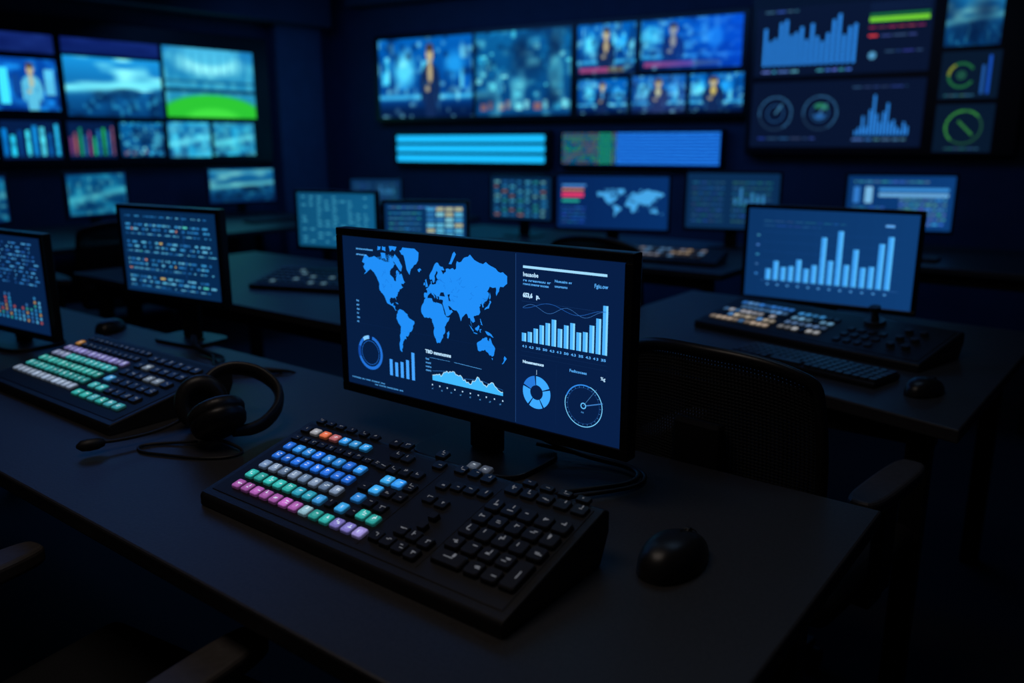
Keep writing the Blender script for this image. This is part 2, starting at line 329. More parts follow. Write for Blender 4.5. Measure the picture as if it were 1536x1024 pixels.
# ------------------------------------------------------------ MONITORS
def monitor(pl,pr,zb,zt,artfn,bez=.013,bez_b=.017,bs=.12):
    cx,cy=(pl[0]+pr[0])/2,(pl[1]+pr[1])/2; W=math.hypot(pr[0]-pl[0],pr[1]-pl[1]); ang=math.atan2(pr[1]-pl[1],pr[0]-pl[0])
    e=empty("computer_monitor",(cx,cy,DZ),ang); h0=zb-DZ; h1=zt-DZ; w=W/2
    mb=MB(); mb.box(-w,w,.0,.022,h0,h1)
    mb.box(-w,w,-.005,.0005,h1-bez,h1); mb.box(-w,w,-.005,.0005,h0,h0+bez_b); mb.box(-w,-w+bez,-.005,.0005,h0+bez_b,h1-bez); mb.box(w-bez,w,-.005,.0005,h0+bez_b,h1-bez)
    mb.obj("bezel",M_bezel,e,bevel=.0018)
    mb=MB(); m=(h0+h1)/2; a_,b_=w*.72,(h1-h0)*.33
    mb.add([(-w*.9,.021,h0+.02),(w*.9,.021,h0+.02),(w*.9,.021,h1-.02),(-w*.9,.021,h1-.02),(-a_,.045,m-b_),(a_,.045,m-b_),(a_,.045,m+b_),(-a_,.045,m+b_)],
       [(0,3,2,1)[::-1],(4,5,6,7)[::-1],(0,1,5,4)[::-1],(1,2,6,5)[::-1],(2,3,7,6)[::-1],(3,0,4,7)[::-1]])
    mb.obj("back_shell",M_black,e,bevel=.004)
    mb=MB(); mb.box(-.034,.034,.043,.062,.01,m); mb.obj("neck",M_black,e,bevel=.004)
    mb=MB(); n=28; pts=[]
    for i in range(n):
        t=2*math.pi*i/n; c,s=math.cos(t),math.sin(t); pts.append((bs*abs(c)**.45*(1 if c>0 else -1),.045+bs*.68*abs(s)**.45*(1 if s>0 else -1)))
    mb.prism(pts,0,.010); mb.obj("base",M_black,e,bevel=.003)
    a=Art(); a.frame(-w+bez,h0+bez_b,w-bez,h1-bez); a.L=0
    artfn(a); a.obj("screen",e,M_scr); return e
def bg(a,c,c2=None):
    a.L=0; c2=c2 or c; n=12
    for i in range(n): a.rect(i/n,0,(i+1)/n,1,[c[k]+(c2[k]-c[k])*i/(n-1) for k in range(3)])
    a.L=1
CONT=[[(-168,66),(-162,70),(-156,71),(-141,70),(-128,70),(-115,69),(-108,68),(-96,68),(-94,72),(-85,69),(-82,67),(-87,64),(-94,61),(-94,58),(-85,55),(-82,52),(-79,52),(-79,55),(-77,58),(-78,62),(-73,62),(-69,59),(-64,60),(-60,55),(-56,52),(-60,50),(-66,50),(-65,48),(-61,46),(-66,44),(-70,43),(-71,41),(-75,39),(-76,35),(-81,31),(-80,26),(-82,29),(-85,30),(-90,29),(-94,29),(-97,26),(-97,22),(-94,18),(-91,19),(-87,21),(-88,16),(-83,15),(-83,10),(-79,9),(-83,8),(-87,13),(-94,16),(-102,18),(-106,22),(-109,27),(-114,32),(-118,34),(-123,38),(-124,43),(-124,48),(-130,54),(-136,58),(-146,61),(-152,59),(-160,56),(-164,55),(-158,58),(-162,60),(-165,63),(-161,65)],
[(-77,8),(-72,12),(-62,10),(-52,5),(-50,0),(-44,-3),(-35,-6),(-35,-9),(-39,-14),(-39,-18),(-42,-23),(-48,-26),(-49,-29),(-53,-34),(-58,-34),(-57,-38),(-62,-39),(-65,-42),(-67,-46),(-66,-48),(-69,-52),(-68,-55),(-74,-53),(-75,-47),(-73,-42),(-73,-37),(-71,-30),(-70,-19),(-76,-14),(-81,-6),(-80,-3),(-80,1),(-77,4)],
[(-6,36),(3,37),(10,37),(11,34),(15,32),(20,31),(20,33),(25,32),(32,31),(35,28),(37,22),(39,16),(43,12),(51,12),(48,5),(42,-2),(39,-6),(40,-15),(35,-20),(35,-24),(32,-27),(27,-34),(20,-35),(18,-32),(15,-27),(12,-18),(14,-11),(12,-6),(9,-1),(9,4),(4,6),(-4,5),(-8,4),(-13,8),(-17,13),(-17,20),(-13,27),(-10,31)],
[(-9,43),(-9,37),(-5,36),(-1,37),(0,40),(3,42),(8,44),(12,42),(16,38),(18,40),(13,45),(19,42),(22,37),(24,38),(23,41),(27,41),(27,37),(36,37),(35,32),(43,13),(52,16),(59,22),(56,25),(51,24),(48,30),(56,27),(61,25),(67,25),(73,19),(77,8),(80,15),(87,21),(91,22),(94,16),(98,16),(99,9),(103,2),(101,7),(100,13),(105,9),(109,12),(106,19),(110,21),(117,23),(121,28),(120,31),(119,35),(122,37),(118,39),(124,40),(126,35),(129,36),(128,40),(135,44),(141,52),(136,54),(142,59),(155,59),(156,57),(156,51),(162,56),(164,60),(171,60),(179,63),(179,68),(170,70),(160,70),(150,72),(140,73),(128,73),(113,74),(104,75.5),(95,75.5),(87,75),(80,73),(70,73),(68,69),(60,69),(54,68),(44,68),(44,66),(38,64),(33,67),(41,67),(33,69),(26,71),(18,70),(12,66),(5,62),(5,59),(8,58),(11,59),(13,56),(17,57),(18,60),(17,62),(22,66),(25,65),(21,62),(23,60),(30,60),(24,59),(21,57),(20,55),(14,54),(10,54),(10,57),(8,57),(8,54),(4,52),(1,50),(-2,49),(-4,48),(-1,46),(-2,43)],
[(-44,60),(-51,64),(-54,69),(-58,73),(-68,75),(-60,76.5),(-30,76.5),(-20,75),(-22,71),(-32,68),(-40,65)],
[(-80,73),(-72,71),(-62,66),(-65,62),(-74,65),(-88,70)],[(-117,73),(-105,73),(-102,69),(-115,69.5)],[(-95,76.5),(-75,76.5),(-80,74.5),(-92,74)],[(-125,74),(-118,74.5),(-116,76),(-124,76)],[(-113,74.5),(-104,74),(-104,76),(-112,76.2)],
[(-5,50),(1,51),(0,53),(-2,56),(-3,58.5),(-6,57),(-4,54),(-5,52)],[(-10,52),(-6,52),(-6,55),(-9,54.5)],[(-24,65),(-18,66.3),(-14,65),(-19,63.4)],[(130,32),(135,34),(140,35),(142,40),(145,44),(141,45),(140,41),(136,37),(131,34)],[(109,1),(113,3),(117,7),(119,5),(117,-1),(114,-4),(110,-2)],[(95,5.5),(100,2),(106,-4),(105,-6),(100,-1)],[(105,-6.5),(114,-7.5),(114,-8.8),(106,-8)],[(119,0),(124,1),(121,-2),(122,-5),(120,-5)],[(131,-1),(138,-2),(145,-5),(150,-10),(143,-8),(138,-8),(133,-4)],[(120,18),(122,17),(124,12),(126,7),(122,8),(121,13)],[(44,-16),(49,-12),(50,-16),(47,-25),(44,-24)],[(173,-35),(178,-38),(175,-41),(172,-44),(167,-46),(172,-41)],[(-85,22),(-78,22.5),(-74,20),(-78,20)],[(145,-41),(148,-41),(147,-43.5)],[(142,46),(144,50),(142,54),(141.5,50)],[(51,71),(57,71),(68,76),(60,76)],
[(114,-22),(122,-18),(126,-14),(131,-12),(136,-12),(136,-15),(140,-17),(142,-11),(146,-19),(150,-23),(153,-27),(151,-33),(150,-37),(146,-39),(141,-38),(138,-35),(135,-34),(131,-31),(124,-33),(118,-35),(115,-34),(113,-26)]]
SEAS=[[(28,42),(31,46.5),(38,47),(41,42),(34,42)],[(47,45),(53,46),(51,42),(54,37),(50,37),(49,41)]]
def merc(l): l=math.radians(l); return math.log(math.tan(math.pi/4+l/2))
def rough(p,amp):
    rr=random.Random(3); out=[]
    for (a,b),(c,d) in zip(p,p[1:]+p[:1]):
        out.append((a,b)); L=math.hypot(c-a,d-b)
        if L>4: out.append(((a+c)/2-(d-b)/L*rr.uniform(-amp,amp),(b+d)/2+(c-a)/L*rr.uniform(-amp,amp)))
    return out
def worldmap(a,fx,fz,col,amp=1.0,sea=None):
    for p in CONT:
        a.poly([(fx(x),fz(y)) for x,y in rough(p,amp)],col)
    if sea:
        a.L+=1
        for p in SEAS: a.poly([(fx(x),fz(y)) for x,y in p],sea)
        a.L-=1
WH=(190,225,250); LB=(100,175,240); MAP=(46,138,226)
RG=random.Random(11)
def gib(n):
    return " ".join("".join(RG.choice("aeounmrsiwvct") for _ in range(RG.randint(2,8))) for _ in range(n))
def art_main(a):
    x0,z0,x1,z1=a.ox+.3195,a.oz+DZ,a.ox+a.sx+.3195,a.oz+a.sz+DZ
    bg(a,(9,28,58),(9,25,52))
    a.frame(-.3195,-DZ,.6805,1-DZ); 
    a.L=1
    a.rect(.4245,z0,x1,z1,(10,29,62)); a.L=2
    a.rect(.4240,z0+.002,.4250,z1-.002,(36,66,112)); a.rect(x0+.01,.9585,.4,.9588,(14,36,74))
    worldmap(a,lambda l:.066+.000983*(l+168),lambda t:.986+.0586*merc(t),MAP,1.1,sea=(9,28,58))
    a.L=4; rr=random.Random(2)
    for k in range(30):
        cx=rr.uniform(.1,.16) if k<8 else rr.uniform(.235,.37); cz=rr.uniform(1.03,1.065)
        a.line([(cx,cz),(cx+rr.uniform(-.006,.006),cz+rr.uniform(-.006,.006)),(cx+rr.uniform(-.01,.01),cz+rr.uniform(-.008,.008))],.0004,(28,96,180))
    a.L=3
    for k in range(14): a.line([(.105+k*.0042,1.078),(.108+k*.0042,1.096-abs(k-7)*.001)],.0011,MAP)
    a.text(.051,1.099,.0055,"anoaoeoiaaae",LB,.045,.02); a.text(.051,1.0885,.0055,"amueoee",LB,.028,.02)
    for k,t in enumerate(["tns","ew","naa","ns","usa","ns"]): a.text(.046,1.0-.008*k,.006,t,LB,None,.02)
    a.ring(.079,.904,.027,.033,(44,110,195)); a.ring(.079,.904,.0225,.0235,(40,100,180)); a.L=4; a.ring(.079,.904,.0265,.0335,(10,30,66),78,92); a.ring(.079,.904,.0265,.0335,(140,200,245),95,125); a.ring(.079,.904,.0265,.0335,(24,70,145),160,200); a.L=3
    for k,h in enumerate([.031,.027,.030,.036,.052]): a.rect(.130+.0142*k,.869,.1375+.0142*k,.869+h,(80,160,240))
    a.text(.222,.9265,.0085,"TBD mmmcmns",WH,.061,.05); a.line([(.290,.919),(.352,.917)],.0006,LB); a.line([(.232,.919),(.28,.919)],.0004,LB)
    for k in range(4): a.text(.222,.914-.007*k,.0055,gib(1)[:5],LB,None,.02)
    rr=random.Random(5); n=46; top=[]
    for k in range(n+1):
        t=k/n; h=.006+.016*math.exp(-((t-.30)/.16)**2)+.013*math.exp(-((t-.66)/.07)**2)+.009*math.exp(-((t-.86)/.07)**2)+rr.uniform(-.0025,.0035)
        top.append((.238+.16*t,.8785+max(.001,h)))
    for (p,q),(r_,s_) in zip(top[:-1],top[1:]): a.quad([(p,.878),(r_,.878),(r_,s_),(p,q)],(80,180,240))
    a.L=4; a.line([(p,q+.0008) for p,q in top],.0012,(190,230,250)); a.L=3
    a.line([(.238,.895),(.27,.900),(.31,.893),(.35,.897),(.398,.888)],.0005,(60,120,190))
    for k in range(10): a.rect(.236+k*.0178,.868,.2385+k*.0178,.8705,WH)
    for k in range(8): a.text(.236+k*.022,.861,.004,"a%d"%(k+1),LB)
    a.text(.025,.8475,.005,gib(5),LB,.09,.01); a.text(.088,.842,.005,gib(4),LB,.075,.01)
    a.rect(.439,1.0985,.594,1.1025,(165,215,245))
    a.text(.439,1.0855,.0095,"Ivauaobe",WH,.030,.03)
    a.text(.439,1.0775,.0058,gib(3),LB,.054,.02); a.text(.439,1.0715,.0058,gib(3),LB,.050,.02)
    a.text(.500,1.0815,.0058,"Nueuaim ev",LB,.032,.02); a.text(.500,1.0735,.0058,"ueumams",LB,.024,.02)
    a.text(.572,1.0805,.0085,"Fgiu.ow",LB,.024,.02)
    a.text(.439,1.052,.0095,"653,6",WH,.019,.06); a.text(.465,1.052,.0095,"p.",WH,None,.06)
    a.rect(.436,1.045,.598,1.0453,(30,60,105))
    a.line([(.439+.16*t/30,1.035+.006*math.sin(t*.5)+.004*t/30) for t in range(31)],.0005,(70,120,180))
    a.line([(.439+.16*t/30,1.040-.006*math.cos(t*.33)) for t in range(31)],.0007,(40,90,160))
    hs=[.014,.017,.024,.031,.036,.043,.030,.037,.042,.029,.031,.043,.055,.076]
    for k,h in enumerate(hs): x=.437+k*.01165; a.rect(x,.979,x+.0088,.979+h,(90,175,240)); a.L=4; a.rect(x+.0055,.979,x+.0088,.979+h,(140,210,250)); a.L=3
    for k in range(12): a.text(.438+k*.0135,.969,.0055,RG.choice(["42","4.3","18","4 3","50","35"]),LB,.009,.03)
    a.rect(.436,.9625,.598,.9628,(22,48,88)); a.rect(.436,.955,.598,.9553,(20,44,80))
    a.text(.439,.943,.0065,"Nmssmamucs",WH,.042,.05); a.text(.530,.943,.0065,"Fedtcocees",LB,.032,.02); a.text(.587,.939,.0075,"%g",WH,None,.02)
    a.rect(.505,.85,.5053,.95,(16,38,74))
    a.ring(.467,.897,.0125,.0275,(75,165,240)); a.L=4
    for t in (20,95,160,235,300): a.ring(.467,.897,.012,.028,(9,27,60),t-3,t+3)
    a.ring(.467,.897,.012,.0278,(50,120,200),98,157); a.L=3; a.line([(.467,.927),(.467,.935)],.0006,WH)
    a.ring(.557,.892,.0335,.0348,(130,205,245),-200,70,64); a.ring(.557,.892,.0325,.0345,(60,135,215),70,160,64); a.ring(.557,.892,.0035,.0052,(110,190,240)); a.ring(.557,.892,.029,.0295,(34,74,130))
    for t in range(0,360,15):
        r0=.0295;r1=.0318;c,s=math.cos(math.radians(t)),math.sin(math.radians(t)); a.line([(.557+r0*c,.892+r0*s),(.557+r1*c,.892+r1*s)],.0005,(80,140,200))
    a.line([(.562,.893),(.592,.902)],.0016,(70,125,185)); a.line([(.557,.892),(.580,.922)],.0004,(90,150,200)); a.text(.553,.880,.005,"nu",LB)
def art_bars(a):
    bg(a,(16,50,92),(20,58,104))
    hs=[.16,.28,.20,.22,.32,.20,.26,.66,.34,.76,.30,.52,.28,.30,.62,.72]
    for i,h in enumerate(hs):
        x=.13+i*.0475; a.rect(x,.20,x+.032,.20+h*.78,(70,150,220)); a.L=2; a.rect(x+.018,.20,x+.032,.20+h*.78,(95,180,240)); a.L=1
    for k in range(5): a.dashes(.06,.25+.11*k,.02,.02,(80,135,200),2)
    for k in range(12): a.rect(.14+k*.064,.14,.155+k*.064,.155,(90,155,215))
    a.dashes(.10,.86,.5,.008,(50,100,160)); a.dashes(.10,.81,.35,.008,(44,90,150)); a.rect(.82,.86,.87,.885,(100,160,220)); a.line([(.10,.19),(.92,.19)],.0008,(60,110,170))
    for k in range(5): a.rect(.10,.3+.11*k,.92,.303+.11*k,(26,66,118))
def art_rows(a,seed=1,base=(10,38,70)):
    r=random.Random(seed); bg(a,base,base)
    for j in range(17):
        z=.07+j*.053
        if j%4==3: continue
        x=.05
        while x<.93:
            w=r.choice([.012,.02,.03,.05]); c=r.choice([(64,140,190),(95,170,205),(46,110,165),(46,110,165),(100,170,205)])
            if r.random()<.025: c=r.choice([(200,140,110),(190,170,110),(90,190,180)])
            a.rect(x,z,x+w,z+(.022 if j%4 else .012),c); x+=w+r.choice([.010,.015,.03,.05])
    a.L=2; a.rect(.66,.03,.664,.97,(26,66,116)); a.L=1
    for j in range(4): a.rect(.04,.045+j*.22,.62,.049+j*.22,(36,90,145))
def art_left(a):
    bg(a,(10,32,64)); r=random.Random(9)
    for j in range(11):
        x=.05
        while x<.92:
            w=r.choice([.012,.02,.04]); a.rect(x,.50+j*.042,x+w,.515+j*.042,r.choice([(56,118,175),(80,148,195),(40,86,145)])); x+=w+r.choice([.012,.03,.06])
    for i in range(14):
        hgt=r.randint(3,8)
        for j in range(hgt):
            a.rect(.36+i*.042,.10+j*.042,.378+i*.042,.128+j*.042,r.choice([(150,80,80),(160,130,90),(56,140,185),(90,160,200),(56,140,140),(56,105,155),(56,125,175)]))
def art_table(a,seed=3,base=(20,74,106)):
    r=random.Random(seed); bg(a,base,[q*1.15 for q in base]); 
    for j in range(12):
        a.rect(.04,.06+j*.075,.96,.064+j*.075,(40,112,150))
        for i in range(9):
            if r.random()<.6: a.rect(.06+i*.1,.085+j*.075,.06+i*.1+r.uniform(.03,.07),.105+j*.075,(76,158,185))
def art_thumbs(a,seed=4):
    r=random.Random(seed); bg(a,(12,44,80),(14,50,88))
    for j in range(5): a.dashes(.05,.72-j*.14,.4,.03,(66,142,190))
    for i in range(4):
        for j in range(6):
            a.rect(.52+i*.115,.08+j*.145,.615+i*.115,.18+j*.145,r.choice([(100,175,205),(70,145,190),(165,170,145),(50,110,160),(130,190,205)]))
    a.dashes(.05,.88,.6,.03,(85,150,200))
def art_grid(a,seed=6):
    r=random.Random(seed); bg(a,(10,36,64),(12,40,70))
    for i in range(7):
        for j in range(8):
            c=r.choice([(46,115,160),(70,145,175),(34,84,130),(95,150,160),(46,125,132),(46,115,160),(120,96,96)]); a.rect(.06+i*.13,.07+j*.112,.06+i*.13+r.uniform(.05,.1),.12+j*.112,c)
def art_map2(a):
    bg(a,(10,36,80),(12,46,94))
    worldmap(a,lambda l:.36+.60*(l+168)/348,lambda t:.42+.16*merc(t),(80,160,215),.5)
    a.rect(.04,.60,.24,.68,(205,64,104)); a.rect(.04,.72,.24,.76,(190,130,104)); a.rect(.04,.50,.2,.55,(50,155,140)); a.rect(.04,.8,.26,.84,(76,136,200))
    for j in range(5): a.dashes(.04,.1+.07*j,.22,.025,(50,100,170))
def art_dim(a,seed=8,base=(14,42,74)):
    r=random.Random(seed); bg(a,base,base)
    for j in range(8): a.dashes(.06,.12+j*.1,.35,.025,(50,98,146)); a.dashes(.5,.12+j*.1,.42,.03,r.choice([(48,108,130),(50,98,146)]))
    for k in range(6): a.rect(.52+k*.06,.45,.55+k*.06,.45+r.uniform(.05,.3),(56,115,164))
def art_m9(a):
    bg(a,(14,50,96),(18,58,108))
    for j in range(6): a.dashes(.5,.1+j*.09,.44,.035,(95,158,210))
    a.rect(.30,.62,.95,.68,(115,172,215)); a.rect(.30,.72,.95,.78,(68,138,200)); a.rect(.17,.5,.24,.8,(124,178,215)); a.rect(.06,.5,.12,.8,(58,118,184)); 
    for j in range(5): a.dashes(.06,.08+.08*j,.3,.03,(58,115,178))
    a.dashes(.06,.88,.7,.025,(86,148,200))
def art_img(fn):
    def f(a): bg(a,(10,30,70)); a.image(.02,.03,.98,.97,fn(44,28)*.8)
    return f
monitor((-1.212,1.045),(-.573,1.045),.818,1.137,art_main,bez=.0145,bez_b=.018,bs=.125)
monitor((-2.75,.90),(-2.21,.94),.785,1.068,art_left)
monitor((-2.337,1.206),(-1.911,1.253),.862,1.124,art_rows,bs=.10)
monitor((-3.01,2.36),(-2.60,2.47),.83,1.095,art_table)
monitor((-2.40,2.30),(-2.10,2.48),.90,1.075,art_thumbs,bs=.08)
monitor((-3.22,4.00),(-2.79,4.06),.83,1.11,art_grid)
monitor((-2.56,3.75),(-1.98,3.97),.83,1.135,art_map2)
monitor((-2.00,4.17),(-1.52,4.32),.83,1.15,art_dim)
monitor((-1.06,2.68),(-.515,2.70),.775,1.096,art_bars)
monitor((-1.28,4.59),(-.78,4.80),.83,1.14,art_m9)
monitor((-5.72,3.67),(-5.58,4.20),.83,1.115,art_img(landscape))
monitor((-5.30,2.42),(-5.37,2.86),.83,1.12,art_img(water))
monitor((-5.05,4.50),(-4.70,4.74),.80,1.03,art_dim,bs=.09)
monitor((-5.15,1.62),(-5.30,2.10),.83,1.12,art_img(water))

# ------------------------------------------------------------ CONSOLES
def key(mb,s,t,w,d,h,mi,col,z0=0,legend=None,lc=(0,0,0)):
    c=.12*min(w,d)
    def ring(ww,dd,cc,z): 
        a,b=ww/2,dd/2; return [(s-a+cc,t-b,z),(s+a-cc,t-b,z),(s+a,t-b+cc,z),(s+a,t+b-cc,z),(s+a-cc,t+b,z),(s-a+cc,t+b,z),(s-a,t+b-cc,z),(s-a,t-b+cc,z)]
    v=ring(w,d,c,z0)+ring(w*.96,d*.96,c,z0+h*.8)+ring(w*.88,d*.88,c,z0+h)
    L=tuple(lin(col))
    b=len(mb.v); mb.v+=v
    for k in range(2):
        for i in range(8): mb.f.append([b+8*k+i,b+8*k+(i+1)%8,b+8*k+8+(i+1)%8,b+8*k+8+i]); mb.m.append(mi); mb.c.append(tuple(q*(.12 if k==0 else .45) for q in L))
    mb.f.append([b+16+i for i in range(8)]); mb.m.append(mi); mb.c.append(L)
    if mi==1 and legend is not None:
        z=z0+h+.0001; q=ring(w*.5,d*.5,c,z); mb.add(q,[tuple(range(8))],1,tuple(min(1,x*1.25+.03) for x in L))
    if legend is not None:
        r=legend; z=z0+h+.0003; lc=tuple(lin(lc))
        for k in range(r.randint(1,3)):
            x=s-w*.2+r.uniform(0,w*.3); y=t-d*.15+r.uniform(0,d*.3); ww,hh=r.choice([(w*.22,d*.07),(w*.07,d*.25),(w*.3,d*.06)])
            mb.add([(x,y,z),(x+ww,y,z),(x+ww,y+hh,z),(x,y+hh,z)],[(0,1,2,3)],1,lc)
def console(loc,rz,W,Dp,hf,hb,keyfn):
    e=empty("video_switcher_console",loc,rz)
    pr=[(0,0),(0,hf-.004),(.004,hf),(Dp-.012,hb),(Dp,hb-.006),(Dp,hb*.55),(Dp-.02,0)]
    mb=MB(); n=len(pr); mb.add([(0,y,z) for y,z in pr]+[(W,y,z) for y,z in pr],[tuple(range(n)),tuple(range(n,2*n))[::-1]]+[(i,n+i,n+(i+1)%n,(i+1)%n) for i in range(n)])
    mb.f=[f[::-1] for f in mb.f]
    mb.obj("body",M_console,e,bevel=.003,seg=3)
    ang=math.atan2(hb-hf,Dp-.016); M=Matrix.Translation((0,.004,hf))@Matrix.Rotation(ang,4,'X')
    Ls=math.hypot(hb-hf,Dp-.016)
    mb=MB(); mb.box(.012,W-.012,.012,Ls-.008,-.002,.0012); mb.obj("top_panel",M_panel,e,bevel=.0008,M=M)
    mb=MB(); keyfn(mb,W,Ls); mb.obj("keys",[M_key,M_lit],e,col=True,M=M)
    return e,M
PK=(180,98,184);TE=(50,178,172);GR=(105,130,165);BL=(36,112,225);BL2=(50,148,240);LV=(132,124,205);DK=(0,0,0)
def keys_main(mb,W,L):
    r=random.Random(21); ws,ds,h=.0190,.0195,.0058
    def K(s,t,c=None,w=ws,d=ds,hh=h):
        s-=.026
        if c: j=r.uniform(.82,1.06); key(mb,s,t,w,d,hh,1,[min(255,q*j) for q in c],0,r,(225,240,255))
        else: key(mb,s,t,w,d,hh,0,DK,0,r,(105,108,116))
    colA=[PK]*7+[(130,170,185),TE,TE,LV,LV,(150,138,205)]
    for i in range(13): K(.076+i*.0228,.037,colA[i])
    colB=[TE]*5+[(50,175,205)]*2+[(60,155,225)]
    for i in range(8): K(.072+i*.0232,.065,colB[i])
    K(.257,.066,None,.016,.016); K(.282,.066,(60,170,240)); K(.305,.066,None,.018); K(.324,.068,TE); K(.347,.066,TE)
    for i in range(8): K(.071+i*.0243,.093,[GR,(125,145,175)][i%2])
    for i in range(8): K(.069+i*.0240,.121,BL)
    for i in range(8): K(.065+i*.0243,.148,BL2 if i%3 else BL)
    for i in range(10): K(.053+i*.0215,.173,None,.0185,.014,.005)
    cg=[None,(150,150,155),(215,105,66),(190,105,110),(50,150,230),(60,165,240),(50,160,240)]
    for i in range(7): K(.050+i*.0243,.198,cg[i],.0195,.0165)
    for s in (.053,.078,.103,.130,.160,.187): K(s,.229,None,.018,.013,.005)
    for s,t,c in [(.297,.146,(60,170,240)),(.320,.146,BL2),(.275,.120,None),(.298,.120,(60,165,240)),(.321,.121,None),(.345,.122,None),(.287,.094,BL2),(.312,.093,None),(.337,.091,None),(.343,.146,None),
                  (.262,.203,None),(.285,.203,None),(.262,.172,None),(.285,.170,None),(.308,.173,None),(.331,.176,None),(.345,.210,None),(.235,.229,None),(.258,.231,None),(.330,.235,None),
                  (.385,.215,None),(.411,.215,None),(.437,.213,None),(.385,.172,None),(.408,.178,None),(.431,.180,None),(.455,.182,None),(.388,.139,None),(.413,.137,None)]:
        K(s,t,c,.0205,.0190)
    K(.396,.230,(70,78,90),.020,.018); K(.420,.229,(60,66,78),.020,.018)
    for s,t in [(.424,.108),(.424,.085)]: key(mb,s-.026,t,.014,.014,.009,0,DK)
    for s,t in [(.403,.066),(.427,.064),(.451,.061),(.378,.042),(.401,.040),(.425,.038),(.449,.036)]: K(s,t,None,.0215,.0205,.008)
    for i in range(5):
        for j in range(5):
            if j==0 and i==1: continue
            s=.487+i*.0278; t=.050+j*.0285
            if j==0 and i==0: K(s+.014,t,None,.051,.024,.0085); continue
            if i==4 and j in(0,1):
                if j==0: K(s,t+.014,None,.0245,.053,.0085)
                continue
            K(s,t,None,.0245,.0245,.0085)
    for i in range(5): K(.487+i*.0278,.207,None,.0235,.020,.006)
    for i in range(4): K(.50+i*.030,.230,None,.022,.012,.005)
    for s in (.334,.442): 
        b=len(mb.f); mb.box(s-.0005,s+.0005,.02,.205,.0011,.0018,0); mb.c[b:]=[(0,0,0)]*6
def keys_left(mb,W,L):
    r=random.Random(31)
    def K(s,t,c=None,w=.0205,d=.0215,hh=.006):
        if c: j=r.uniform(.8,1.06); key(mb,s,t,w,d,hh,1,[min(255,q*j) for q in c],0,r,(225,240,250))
        else: key(mb,s,t,w,d,hh,0,DK,0,r,(110,120,135))
    for i in range(12): K(.035+i*.0238,.060,(150,168,195))
    for i in range(12): K(.035+i*.0238,.090,(50,155,155))
    for i in range(12): K(.035+i*.0238,.120,(56,172,165))
    for i in range(12): K(.035+i*.0238,.152,(130,142,180) if i<3 else (60,172,175))
    for i in range(12): K(.035+i*.0238,.182,(130,126,190))
    K(.035,.212,(215,150,60))
    for i in range(1,12): K(.035+i*.0238,.212,None,.02,.016,.005)
    for i in range(12): K(.035+i*.0238,.242,None,.02,.014,.005)
    for i in range(6):
        for j in range(6):
            c=None
            if j==0: c=TE if i in(0,1,3) else (56,150,160)
            elif j==1 and i in(0,1): c=(60,165,170)
            elif j==2 and i in(0,): c=(70,160,220)
            elif j in(3,4) and i in(1,3,4) and r.random()<.7: c=(100,112,126)
            K(.345+i*.0335,.050+j*.036,c,.027,.022)
def keys_right(mb,W,L):
    r=random.Random(41)
    def K(s,t,c=None,w=.0175,d=.021,hh=.0055):
        if c: j=r.uniform(.6,1.08); key(mb,s,t,w,d,hh,1,[min(255,q*j) for q in c],0,None)
        else: key(mb,s,t,w,d,hh,0,DK)
    for j in range(5):
        for i in range(10):
            c=[(185,165,145),(190,178,158),(165,168,178),(90,145,205),(50,120,205)][j]
            if r.random()<.18: c=(90,150,215)
            if r.random()<.88: K(.035+i*.0205,.045+j*.034,c)
    for j in range(4):
        for i in range(6):
            c=[(160,162,165),(80,110,150),(110,165,205),(60,145,215)][j]
            K(.262+i*.0225,.06+j*.036,c if r.random()<.75 else None)
    for j in range(3):
        for i in range(4): K(.44+i*.03,.05+j*.04,None)
MAINC=(-1.113,.655,DZ)
console(MAINC,0,.600,.235,.022,.078,keys_main)
console((-2.10,.725,DZ),0,.570,.28,.022,.075,keys_left)
cR,MR=console((-1.06,2.32,DZ),math.radians(-13.3),.69,.25,.022,.070,keys_right)
mb=MB(); mb.cyl((.47,.20),.03,.028,.0,.010); mb.cyl((.47,.20),.012,.008,.01,.035); mb.cyl((.47,.20),.014,.016,.035,.05)
for i,(x,y) in enumerate([(.58,.17),(.62,.17),(.58,.12),(.62,.12),(.62,.07),(.58,.07)]): mb.cyl((x,y),.012,.010,.0,.012)
mb.obj("joystick_and_knobs",M_key,cR,M=MR,bevel=.001)
def keys_rear(mb,W,L):
    r=random.Random(51)
    for j in range(3):
        for i in range(12): key(mb,.03+i*.034,.05+j*.045,.028,.03,.008,1,r.choice([(140,122,100),(112,112,122),(75,112,150),(30,36,46),(30,30,36)]))
def keys_dim(mb,W,L):
    r=random.Random(71)
    for j in range(6):
        for i in range(int((W-.05)/.028)):
            lit=r.random()<.12; key(mb,.03+i*.028,.035+j*.034,.022,.024,.006,1 if lit else 0,(80,115,132) if lit else DK)
console((-2.02,3.46,DZ),math.radians(8),.50,.22,.02,.06,keys_rear)
console((-2.74,1.90,DZ),math.radians(20),.42,.25,.02,.06,keys_dim)

